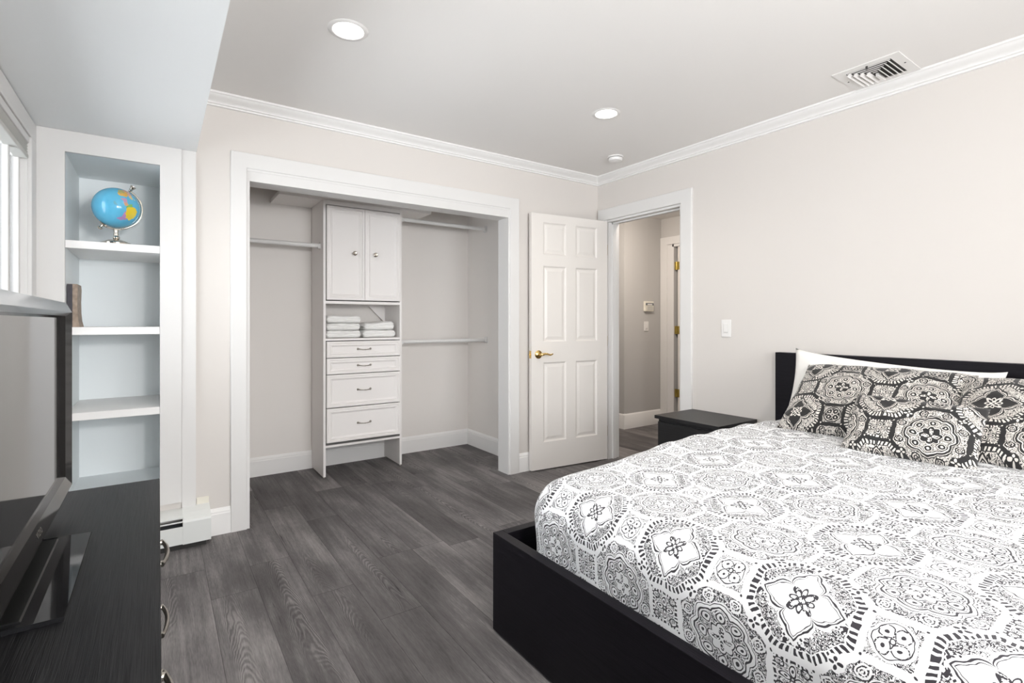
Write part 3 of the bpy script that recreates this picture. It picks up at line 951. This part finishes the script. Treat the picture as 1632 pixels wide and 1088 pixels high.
# ------------------------------------------------------------------ globe
GC = Vector((-0.179, 3.33, 1.771)); GR = 0.101
gl = thing('desk_globe', 'blue desk globe on a nickel stand on the top bookcase shelf', 'globe', (-0.179, 3.33, 1.579))
tilt = math.radians(31)
ax = Vector((math.sin(tilt), 0, math.cos(tilt)))
ball = make('globe_ball', MB().sphere((0, 0, 0), GR, 64, 32), M['globe'], smooth=180, origin=(0, 0, 0))
ball.parent = gl; ball.location = GC - Vector((-0.179, 3.33, 1.579)); del ball['_org']
bp_ = ax.cross(Vector((0, 1, 0))).normalized()   # in-plane perpendicular
if bp_.x < 0: bp_ = -bp_
arc = [GC + (ax * math.cos(a) + bp_ * math.sin(a)) * (GR + 0.007) for a in [PI * i / 30 for i in range(31)]]
make('meridian_arm', MB().tube(arc, 0.0028, 10, 2.0, up=(0, 1, 0)), M['chrome'], gl, smooth=True)
fin = MB()
fin.lathe(GC + ax * (GR + 0.003), [(0.004, -0.004), (0.006, 0.0), (0.006, 0.010), (0.009, 0.014), (0.007, 0.018), (0.013, 0.032), (0.013, 0.035), (0.0, 0.035)], ax, 20, caps=False)
make('top_finial', fin, M['chrome'], gl, smooth=True)
fin = MB()
fin.lathe(GC - ax * (GR + 0.003), [(0.016, -0.002), (0.013, 0.002), (0.006, 0.005), (0.006, 0.016), (0.010, 0.020), (0.011, 0.025), (0.008, 0.030), (0.0, 0.032)], -ax, 20, caps=False)
make('bottom_finial', fin, M['chrome'], gl, smooth=True)
st = MB()
zb = 1.579
st.lathe((-0.179, 3.33, zb), [(0.0, 0.0), (0.066, 0.0), (0.066, 0.008), (0.062, 0.011), (0.048, 0.016), (0.036, 0.023), (0.016, 0.028), (0.012, 0.031), (0.015, 0.034), (0.015, 0.040), (0.010, 0.046),
                             (0.012, 0.054), (0.009, 0.064), (0.011, 0.070), (0.010, 0.081), (0.0, 0.082)], (0, 0, 1), 36, caps=False)
make('stand', st, M['chrome'], gl, smooth=True)

# ------------------------------------------------------------------ book / box on the second shelf
bk = thing('hardcover_book', 'worn brown book standing at the left end of the second bookcase shelf', 'book', (-0.353, 3.40, 1.156))
mb = MB()
prof = [(-0.0, 0.0), (0.052, 0.0), (0.045, 0.03), (0.041, 0.07), (0.040, 0.13), (0.042, 0.19), (0.040, 0.213), (0.0, 0.213)]
mb.prism([(-0.366 + u * 0.9, 1.156 + w) for u, w in prof], lambda u, w, e: (u, e, w), (3.300, 3.46))
make('cover', mb, M['book'], bk)
make('spine', MB().box(-0.3680, -0.3480, 3.2965, 3.2995, 1.158, 1.368), M['book_edge'], bk)

# ------------------------------------------------------------------ dresser
DZT = 0.78
ds = thing('dresser', 'long black-stained dresser under the television', 'dresser', (-0.23, 0.81, 0))
make('top_board', MB().box(-0.472, 0.003, 0.02, 1.590, DZT - 0.018, DZT, bev=0.0015), M['wood_y'], ds)
make('body', MB().box(-0.470, -0.022, 0.024, 1.586, 0.04, DZT - 0.018), M['wood_x'], ds)
make('plinth', MB().box(-0.46, -0.05, 0.05, 1.56, 0.0, 0.04), M['wood_x'], ds)
def pull(yc, z):
    pts = []
    mb = MB()
    n = 15
    for i in range(n):
        t = -1 + 2 * i / (n - 1)
        pts.append((0.0065 + 0.0095 * (1 - t * t), yc + t * 0.066, z))
    mb.tube(pts, [0.0055 if 3 <= i <= n - 4 else 0.0050 for i in range(n)], 12, 0.75, up=(0, 0, 1))
    for s_ in (-1, 1):
        mb.lathe((-0.0035, yc + s_ * 0.060, z), [(0, 0), (0.0065, 0), (0.0060, 0.006), (0.0055, 0.012), (0, 0.013)], (1, 0, 0), 16, caps=False)
    return mb
for ci, yc in enumerate((1.312, 0.792, 0.272)):
    for ri in range(5):
        z = 0.692 - 0.144 * ri
        f1 = make('drawer', MB().box(-0.021, -0.0035, yc - 0.257, yc + 0.257 + (0.0 if ci else 0.012), z - 0.0695, z + 0.0695, bev=0.0015), M['wood_y'], ds)
        make('drawer_pull', pull(yc, z), M['nickel'], f1, smooth=True)

# ------------------------------------------------------------------ television
tv = thing('television', 'flat black television on a glossy pedestal on top of the dresser', 'television', (-0.19, 1.074, DZT))
Y0, Y1 = 0.731, 1.417
def rect_ring(x, i, zi=None):
    zi = i if zi is None else zi
    return [(x, Y0 + i, 0.838 + zi), (x, Y1 - i, 0.838 + zi), (x, Y1 - i, 1.201 - zi), (x, Y0 + i, 1.201 - zi)]
def strip(mb, a, b_, ks=(0, 1, 2, 3)):
    for k in ks:
        mb.bm.faces.new([mb.v(p) for p in (a[k], a[(k + 1) % 4], b_[(k + 1) % 4], b_[k])])
inner = [(-0.157, Y0 + 0.032, 0.862), (-0.157, Y1 - 0.032, 0.862), (-0.157, Y1 - 0.032, 1.193), (-0.157, Y0 + 0.032, 1.193)]
scr = [(-0.164, Y0 + 0.046, 0.869), (-0.164, Y1 - 0.046, 0.869), (-0.164, Y1 - 0.046, 1.189), (-0.164, Y0 + 0.046, 1.189)]
outer = rect_ring(-0.150, 0)
back1 = [(-0.160, Y0 + 0.004, 0.812), (-0.160, Y1 - 0.004, 0.812), (-0.160, Y1 + 0.001, 1.221), (-0.160, Y0 - 0.001, 1.221)]
back2 = [(-0.190, Y0 + 0.004, 0.806), (-0.190, Y1 - 0.004, 0.806), (-0.190, Y1 + 0.001, 1.221), (-0.190, Y0 - 0.001, 1.221)]
bz = MB()
strip(bz, outer, inner, (0, 1, 3)); strip(bz, inner, scr)
strip(bz, back1, outer, (0, 1, 3)); strip(bz, back2, back1)
make('bezel', bz, M['tv_black'], tv)
sl = MB(); strip(sl, outer, inner, (2,)); strip(sl, back1, outer, (2,))
t_ = make('top_rim', sl, M['tv_silver'], tv); t_['label'] = 'mirror-like silver top rim'
sl = MB()
sl.bm.faces.new([sl.v(p) for p in scr])
back = MB(); back.box(-0.235, -0.166, Y0 + 0.06, Y1 - 0.06, 0.86, 1.17, bev=0.012)
make('screen', MB().box(-0.170, -0.164, Y0 + 0.046, Y1 - 0.046, 0.869, 1.189), M['tv_screen'], tv)
make('back_shell', back, M['tv_dark'], tv)
make('rear_plate', MB().box(-0.189, -0.180, Y0 + 0.008, Y1 - 0.008, 0.816, 1.215), M['tv_dark'], tv)
nk = MB(); nk.box(-0.215, -0.178, 0.95, 1.20, 0.789, 0.86, bev=0.004)
make('neck', nk, M['tv_dark'], tv)
bs = MB()
bs.prism([(-0.33, 0.7805), (-0.104, 0.7805), (-0.103, 0.7845), (-0.1038, 0.7865), (-0.33, 0.7900)], lambda u, w, e: (u, e, w), (0.902, 1.240))
make('pedestal', bs, M['tv_base'], tv)
bs = MB(); bs.prism([(-0.32, 0.7895), (-0.148, 0.7870), (-0.150, 0.7895), (-0.32, 0.7925)], lambda u, w, e: (u, e, w), (0.915, 1.225))
make('pedestal_step', bs, M['tv_dark'], tv)
# the lettering at the middle of the lower rim
fc = bpy.data.curves.new('brand_lettering', 'FONT')
fc.body = 'VIZIO'; fc.size = 0.0125; fc.space_character = 1.25; fc.extrude = 0.0001; fc.align_x = 'CENTER'; fc.align_y = 'CENTER'
fo = bpy.data.objects.new('tmp', fc); COL.objects.link(fo)
bpy.context.view_layer.update()
lm = bpy.data.meshes.new_from_object(fo.evaluated_get(bpy.context.evaluated_depsgraph_get()))
bpy.data.objects.remove(fo)
lm.materials.clear(); lm.materials.append(M['nickel'])
# text x -> -y seen from the front?  the viewer faces -x, so text runs towards +y
nrm = Vector((0.024, 0, 0.007)).normalized()
upv = Vector((-0.007, 0, 0.024)).normalized()
TM = Matrix(((0, upv.x, nrm.x, -0.1533 + 0.0005), (1, upv.y, nrm.y, 1.078), (0, upv.z, nrm.z, 0.850), (0, 0, 0, 1)))
lm.transform(Matrix.Translation((-tv.location)) @ TM)
lo_ = bpy.data.objects.new('brand_lettering', lm); COL.objects.link(lo_); lo_.parent = tv

# ------------------------------------------------------------------ bed
bed = thing('bed', 'low black-brown wooden bed with a plain headboard', 'bed', (2.1, 0.8, 0))
BY0, BY1 = -0.04, 1.645
make('headboard', MB().box(3.118, 3.170, BY0 - 0.03, BY1 + 0.010, 0.0, 0.996, bev=0.002), M['wood_bed'], bed)
make('footboard', MB().box(1.052, 1.092, BY0, BY1, 0.008, 0.377, bev=0.0015), M['wood_bed'], bed)
make('side_rail', MB().box(1.092, 3.118, BY1 - 0.040, BY1, 0.008, 0.377, bev=0.0015), M['wood_bedx'], bed)
make('side_rail', MB().box(1.092, 3.118, BY0, BY0 + 0.040, 0.008, 0.377, bev=0.0015), M['wood_bedx'], bed)
make('slat_base', MB().box(1.092, 3.118, BY0 + 0.04, BY1 - 0.04, 0.16, 0.20), M['wood_bedx'], bed)
ma = MB(); ma.box(1.15, 3.10, 0.06, 1.50, 0.20, 0.54, bev=0.05, seg=4)
make('mattress', ma, M['linen'], bed, smooth=True)

# duvet : grid in cloth coordinates, folded over a rounded edge
random.seed(7)
def smooth01(t): t = max(0, min(1, t)); return t * t * (3 - 2 * t)
def duvet_mesh():
    bm = bmesh.new()
    uv = bm.loops.layers.uv.new('UVMap')
    r = 0.135
    Lx0 = 1.100 + r          # top plane starts here at the foot
    x_end = 3.09
    yt0 = 0.03 + r
    ex = 0.055 + 0.5 * PI * r + 0.12    # cloth beyond the rounded rectangle on the foot end
    su = [(-ex + (x_end - Lx0 + ex) * i / 190) for i in range(191)]
    yT = 1.585 - r
    wy = yT - yt0
    ey_ = 0.5 * PI * r + 0.18
    sv = [(-ey_ + (wy + 2 * ey_) * j / 150) for j in range(151)]
    def prof(s):
        """s>0 distance beyond the top plane -> (outward, down)"""
        if s <= 0: return 0.0, 0.0
        q = 0.5 * PI * r
        if s < q: return r * math.sin(s / r), r * (1 - math.cos(s / r))
        return r - 0.010 * min(1, (s - q) / 0.1), r + (s - q)
    V = []
    def nz_(x, y, k):
        return (math.sin(x * 7.1 * k + 1.3) * math.cos(y * 6.3 * k + 0.7) + 0.6 * math.sin((x + y) * 11.0 * k + 2.0) + 0.5 * math.cos((x - 1.7 * y) * 9.0 * k)) / 2.1
    for a in su:
        row = []
        for b_ in sv:
            dx = max(0, -a); dy0 = max(0, -b_); dy1 = max(0, b_ - wy)
            dy = max(dy0, dy1)
            d = math.hypot(dx, dy)
            # the corner of the cloth keeps a wider radius
            o_, dn = prof(d)
            ux, uy = (dx / d, dy / d) if d > 0 else (0, 0)
            x = Lx0 + max(a, 0) - ux * o_
            y = yt0 + min(max(b_, 0), wy) + (uy * o_ if dy1 > 0 else -uy * o_)
            # taper towards the foot on the far side
            tp = 0.050 * (1 - smooth01((x - 1.10) / 0.9))
            if b_ > wy * 0.5: y -= tp * smooth01((b_ - wy * 0.5) / (wy * 0.5))
            top = 1 - smooth01(dn / r)
            z = 0.612 - dn
            z += top * (0.040 * smooth01((x - 1.2) / 1.0) - 0.018 * smooth01((x - 2.6) / 0.5))
            z += top * 0.0055 * nz_(x, y, 1.0) + 0.0022 * nz_(x, y, 3.1)
            # puckered far edge
            z += top * 0.006 * math.sin(x * 31) * math.exp(-((y - yT) / 0.07) ** 2) * smooth01((x - 1.5) / 0.5)
            # soft fold line crossing the near part of the bed
            t = (y - 0.30) - 0.32 * (x - 2.05)
            fl = math.exp(-((x - 2.1) / 0.36) ** 2)
            z += top * 0.013 * fl * (1 / (1 + math.exp(-t / 0.006)) - 1 / (1 + math.exp(-(t - 0.13) / 0.05)))
            if dn > r: x += -0.004 * math.sin(y * 23) * min(1, (dn - r) / 0.1) * ux
            if z < 0.345: z = 0.345 - (0.345 - z) * 0.1; 
            row.append(bm.verts.new((x, y, z)))
        V.append(row)
    H = 0.167
    for i in range(len(su) - 1):
        for j in range(len(sv) - 1):
            f = bm.faces.new((V[i][j], V[i + 1][j], V[i + 1][j + 1], V[i][j + 1]))
            for l, (p, q) in zip(f.loops, ((i, j), (i + 1, j), (i + 1, j + 1), (i, j + 1))):
                # v=0 at height .465 on the foot drop, u measured along y
                vv = (su[p] + 0.055 + 0.5 * PI * r) / H
                uu = ((yt0 + sv[q]) - 1.050) / H
                l[uv].uv = (uu, vv)
    return bm
dv = make('duvet', duvet_mesh(), M['duvet'], smooth=180)
sd = dv.modifiers.new('thickness', 'SOLIDIFY'); sd.thickness = 0.012; sd.offset = -1
tag(dv, 'white duvet printed with black medallions tucked into the bed frame', 'duvet')

# pillows ------------------------------------------------------------
def pillow(name, label, cat, w, h, th, bl, right, up, mat, seed=0, uvo=(0, 0), puff=0.42, pinch=0.035, group=None, ear=0.0):
    """bl: lower-left corner (as the photo shows it), right/up: directions in space"""
    rg = random.Random(seed)
    right = Vector(right).normalized(); up = Vector(up); up = (up - right * up.dot(right)).normalized()
    nrm = right.cross(up).normalized()
    bm = bmesh.new(); uv = bm.loops.layers.uv.new('UVMap')
    N = 44; Mv = 36
    p1, p2, p3 = rg.random() * 6, rg.random() * 6, rg.random() * 6
    def pos(i, j, side):
        a = -1 + 2 * i / N; b_ = -1 + 2 * j / Mv
        ta = max(0.0, 1 - abs(a) ** 3.2); tb = max(0.0, 1 - abs(b_) ** 3.2)
        t = (ta * tb) ** puff
        x = a * w / 2 * (1 - pinch * (1 - b_ * b_) ** 1.0 * abs(a) ** 3)
        y = b_ * h / 2 * (1 - pinch * 1.9 * (1 - a * a) ** 1.0 * abs(b_) ** 3)
        y *= 1 - ear * (1 - abs(a) ** 9) * abs(b_) ** 3
        wr = 0.0035 * math.sin(a * 7 + p1 + b_ * 3) + 0.003 * math.sin(b_ * 9 + p2 - a * 4) + 0.0025 * math.sin((a + b_) * 13 + p3)
        corner = (abs(a) * abs(b_)) ** 2
        wr += 0.004 * math.sin(6 * math.atan2(b_, a) * 2 + p3) * min(1, math.hypot(a, b_)) * (1 - corner)
        n = side * (th / 2 * t + wr * t)
        c = Vector(bl) + right * (w / 2 + x) + up * (h / 2 + y) + nrm * n
        return c
    grid = {}
    for side in (1, -1):
        for i in range(N + 1):
            for j in range(Mv + 1):
                edge = i in (0, N) or j in (0, Mv)
                key = (i, j, 0 if edge else side)
                if key not in grid: grid[key] = bm.verts.new(pos(i, j, side if not edge else 1))
    for side in (1, -1):
        for i in range(N):
            for j in range(Mv):
                q = [(i, j), (i + 1, j), (i + 1, j + 1), (i, j + 1)]
                f = bm.faces.new([grid[(a, b_, 0 if (a in (0, N) or b_ in (0, Mv)) else side)] for a, b_ in q])
                for l, (a, b_) in zip(f.loops, q):
                    U_ = (a / N) * w; V_ = (b_ / Mv) * h
                    l[uv].uv = (U_ / 0.165 + uvo[0], V_ / 0.165 + uvo[1])
    o = make(name, bm, mat, smooth=180)
    return tag(o, label, cat, group)

UPW = (0.16, 0.0, 1.0)
pillow('bed_pillow', 'plain white pillow leaning on the headboard behind the patterned ones', 'pillow', 0.90, 0.41, 0.11, (2.965, 1.520, 0.628), (0.0, -1, -0.075), (0.17, 0, 1), M['linen'], 3, puff=0.40, pinch=0.045, ear=0.055)
pillow('pillow_sham', 'black patterned pillow at the left, leaning on the white pillow', 'pillow', 0.70, 0.47, 0.17, (2.56, 1.355, 0.645), (0.03, -1, 0.0), (0.76, 0.03, 0.64), M['sham'], 5, (0.48, 0.52), 0.5, 0.03, 'large black patterned pillows')
pillow('pillow_sham', 'black patterned pillow at the right edge, partly out of view', 'pillow', 0.70, 0.47, 0.17, (2.53, 0.700, 0.648), (0.03, -1, 0.0), (0.78, 0.02, 0.60), M['sham'], 9, (0.18, -0.57), 0.5, 0.03, 'large black patterned pillows')
pillow('throw_pillow', 'small black patterned cushion in front of the two larger pillows', 'pillow', 0.44, 0.28, 0.12, (2.37, 0.985, 0.645), (0.02, -1, -0.01), (0.60, 0.04, 0.72), M['sham'], 12, (0.17, -0.59), 0.5, 0.035)

# ------------------------------------------------------------------ nightstand
ns = thing('nightstand', 'low black nightstand between the doorway and the bed', 'nightstand', (2.97, 2.05, 0))
make('top_board', MB().box(2.754, 3.172, 1.80, 2.283, 0.533, 0.555, bev=0.0015), M['wood_ns'], ns)
make('body', MB().box(2.775, 3.172, 1.82, 2.263, 0.0, 0.533), M['wood_ns'], ns)
make('drawer', MB().box(2.760, 2.775, 1.825, 2.258, 0.30, 0.515, bev=0.001), M['wood_ns'], ns)
make('drawer', MB().box(2.760, 2.775, 1.825, 2.258, 0.06, 0.295, bev=0.001), M['wood_ns'], ns)

# ------------------------------------------------------------------ ceiling fittings
def downlight(label, x, y, power=18):
    r_ = thing('recessed_light', label, 'ceiling light', (x, y, ZC), 'recessed ceiling lights')
    tr = MB(); tr.lathe((x, y, ZC), [(0.062, 0.0015), (0.062, -0.002), (0.066, -0.005), (0.082, -0.003), (0.085, 0.0), (0.085, 0.0015)], (0, 0, 1), 48, caps=False)
    make('trim_ring', tr, M['plastic_w'], r_, smooth=True)
    make('lens', MB().lathe((x, y, ZC), [(0.0, -0.0005), (0.063, -0.0005), (0.063, -0.002), (0.0, -0.003)], (0, 0, 1), 48, caps=False), M['lens'], r_, smooth=True)
    l = bpy.data.lights.new('lamp_beam', 'SPOT'); l.energy = power; l.color = (1.0, 0.93, 0.84); l.spot_size = math.radians(150); l.spot_blend = 0.9; l.shadow_soft_size = 0.06
    lo = bpy.data.objects.new('lamp_beam', l); COL.objects.link(lo); lo.location = (x, y, ZC - 0.02)
downlight('round recessed ceiling light nearest the closet, on the left', 0.673, 2.211)
downlight('round recessed ceiling light near the doorway corner', 2.223, 2.207)
downlight('round recessed ceiling light behind the camera on the window side, out of view', 0.80, -0.60)
downlight('round recessed ceiling light behind the camera on the bed side, out of view', 2.223, -0.60)

smk = thing('smoke_detector', 'small round white smoke detector on the ceiling near the corner', 'smoke detector', (2.862, 2.743, ZC))
make('base_plate', MB().lathe((2.862, 2.743, ZC), [(0, 0.001), (0.060, 0.0), (0.060, -0.009), (0.0, -0.009)], (0, 0, 1), 40, caps=False), M['plastic_w'], smk, smooth=True)
make('vent_gap', MB().lathe((2.862, 2.743, ZC), [(0, -0.009), (0.049, -0.009), (0.049, -0.013), (0.0, -0.013)], (0, 0, 1), 40, caps=False), M['vent_dark'], smk, smooth=True)
make('cover', MB().lathe((2.862, 2.743, ZC), [(0, -0.012), (0.052, -0.012), (0.053, -0.022), (0.048, -0.032), (0.036, -0.037), (0.0, -0.038)], (0, 0, 1), 40, caps=False), M['plastic_w'], smk, smooth=True)

# air vent
av = thing('ceiling_vent', 'square white air vent with curved blades beside the crown moulding', 'air vent', (2.963, 1.065, ZC))
vx0, vx1, vy0, vy1 = 2.822, 3.108, 0.922, 1.208
ix0, ix1, iy0, iy1 = vx0 + 0.042, vx1 - 0.035, vy0 + 0.045, vy1 - 0.045
fm = MB()
for q in ((vx0, ix0, vy0, vy1), (ix1, vx1, vy0, vy1), (ix0, ix1, vy0, iy0), (ix0, ix1, iy1, vy1)):
    fm.box(q[0], q[1], q[2], q[3], ZC - 0.005, ZC - 0.0005)
make('frame', fm, M['plastic_w'], av)
make('duct_shade_plate', MB().box(ix0, ix1, iy0, iy1, ZC - 0.0015, ZC - 0.0003), M['vent_dark'], av)  # dark plate stands in for the shaded depth of the duct
n = 5
for k in range(n):
    o_ = 0.006 + k * 0.0215
    a0 = ix0 + o_; b0 = iy0 + o_ * 0.95; b1_ = iy1 - o_ * 0.95
    bl_ = MB()
    w_ = 0.012
    # long blade parallel to the bed wall, and two short returns
    bl_.prism([(a0, ZC - 0.0032), (a0 + 0.0085, ZC - 0.0032), (a0 + 0.0085, ZC - 0.0042), (a0, ZC - 0.0042)], lambda u, w, e: (u, e, w), (b0, b1_))
    if k < 4:
        bl_.prism([(b0 + w_, ZC - 0.003), (b0, ZC - 0.013), (b0, ZC - 0.0165), (b0 + 0.0018, ZC - 0.0165), (b0 + w_ + 0.0015, ZC - 0.004)], lambda u, w, e: (e, u, w), (a0, ix1))
        bl_.prism([(b1_ - w_, ZC - 0.003), (b1_, ZC - 0.013), (b1_, ZC - 0.0165), (b1_ - 0.0018, ZC - 0.0165), (b1_ - w_ - 0.0015, ZC - 0.004)], lambda u, w, e: (e, u, w), (a0, ix1))
    make('blade', bl_, M['plastic_w'], av)
make('centre_plate', MB().box(ix0 + 0.118, ix1, iy0 + 0.092, iy1 - 0.092, ZC - 0.018, ZC - 0.002), M['plastic_w'], av)
for x, y in ((2.965, 0.942), (2.965, 1.188)):
    make('screw', MB().cyl((x, y, ZC - 0.0065), (x, y, ZC - 0.004), 0.004, seg=12), M['vent_dark'], av, smooth=True)
make('lever', MB().box(vx0 + 0.030, vx0 + 0.036, 1.06, 1.068, ZC - 0.020, ZC - 0.004), M['vent_dark'], av)

# ------------------------------------------------------------------ wall plates
def switch(name, label, T, w, h):
    s_ = thing(name, label, 'light switch', T @ Vector((0, 0, 0)))
    mb = MB(T); mb.box(-w / 2, w / 2, -0.006, 0, -h / 2, h / 2, bev=0.002)
    make('wall_plate', mb, M['plastic_w'], s_)
    mb = MB(T); mb.box(-w * 0.23, w * 0.23, -0.010, -0.006, -h * 0.28, h * 0.28, bev=0.0015)
    make('rocker', mb, M['plastic_w'], s_)
    mb = MB(T); mb.box(-w * 0.20, w * 0.20, -0.0105, -0.0099, -h * 0.235, -h * 0.215)
    make('indicator_slot', mb, M['dust'], s_)
T1 = Matrix(((0, 1, 0, XR - 0.0005), (-1, 0, 0, 2.027), (0, 0, 1, 1.139), (0, 0, 0, 1)))
switch('light_switch', 'white light switch on the wall right of the doorway', T1, 0.072, 0.118)
T2 = Matrix(((1, 0, 0, 4.591), (0, 1, 0, 3.9255), (0, 0, 1, 1.136), (0, 0, 0, 1)))
switch('light_switch', 'white light switch on the hall wall below the alarm keypad', T2, 0.074, 0.108)
kp = thing('alarm_keypad', 'cream alarm keypad with a small display on the hall wall', 'keypad', (4.618, 3.92, 1.30))
make('housing', MB().box(4.545, 4.692, 3.898, 3.9255, 1.305, 1.420, bev=0.005), M['plastic_c'], kp)
make('display', MB().box(4.556, 4.686, 3.8955, 3.898, 1.374, 1.400), M['lcd'], kp)
make('display_glow', MB().box(4.580, 4.664, 3.8945, 3.8955, 1.376, 1.391), M['plastic_w'], kp)
for r_ in range(3):
    for c_ in range(4):
        make('key', MB().box(4.582 + c_ * 0.024, 4.600 + c_ * 0.024, 3.8945, 3.898, 1.320 + r_ * 0.016, 1.331 + r_ * 0.016, bev=0.001), M['shade'], kp)

for o in bpy.data.objects:
    if '_org' in o: del o['_org']
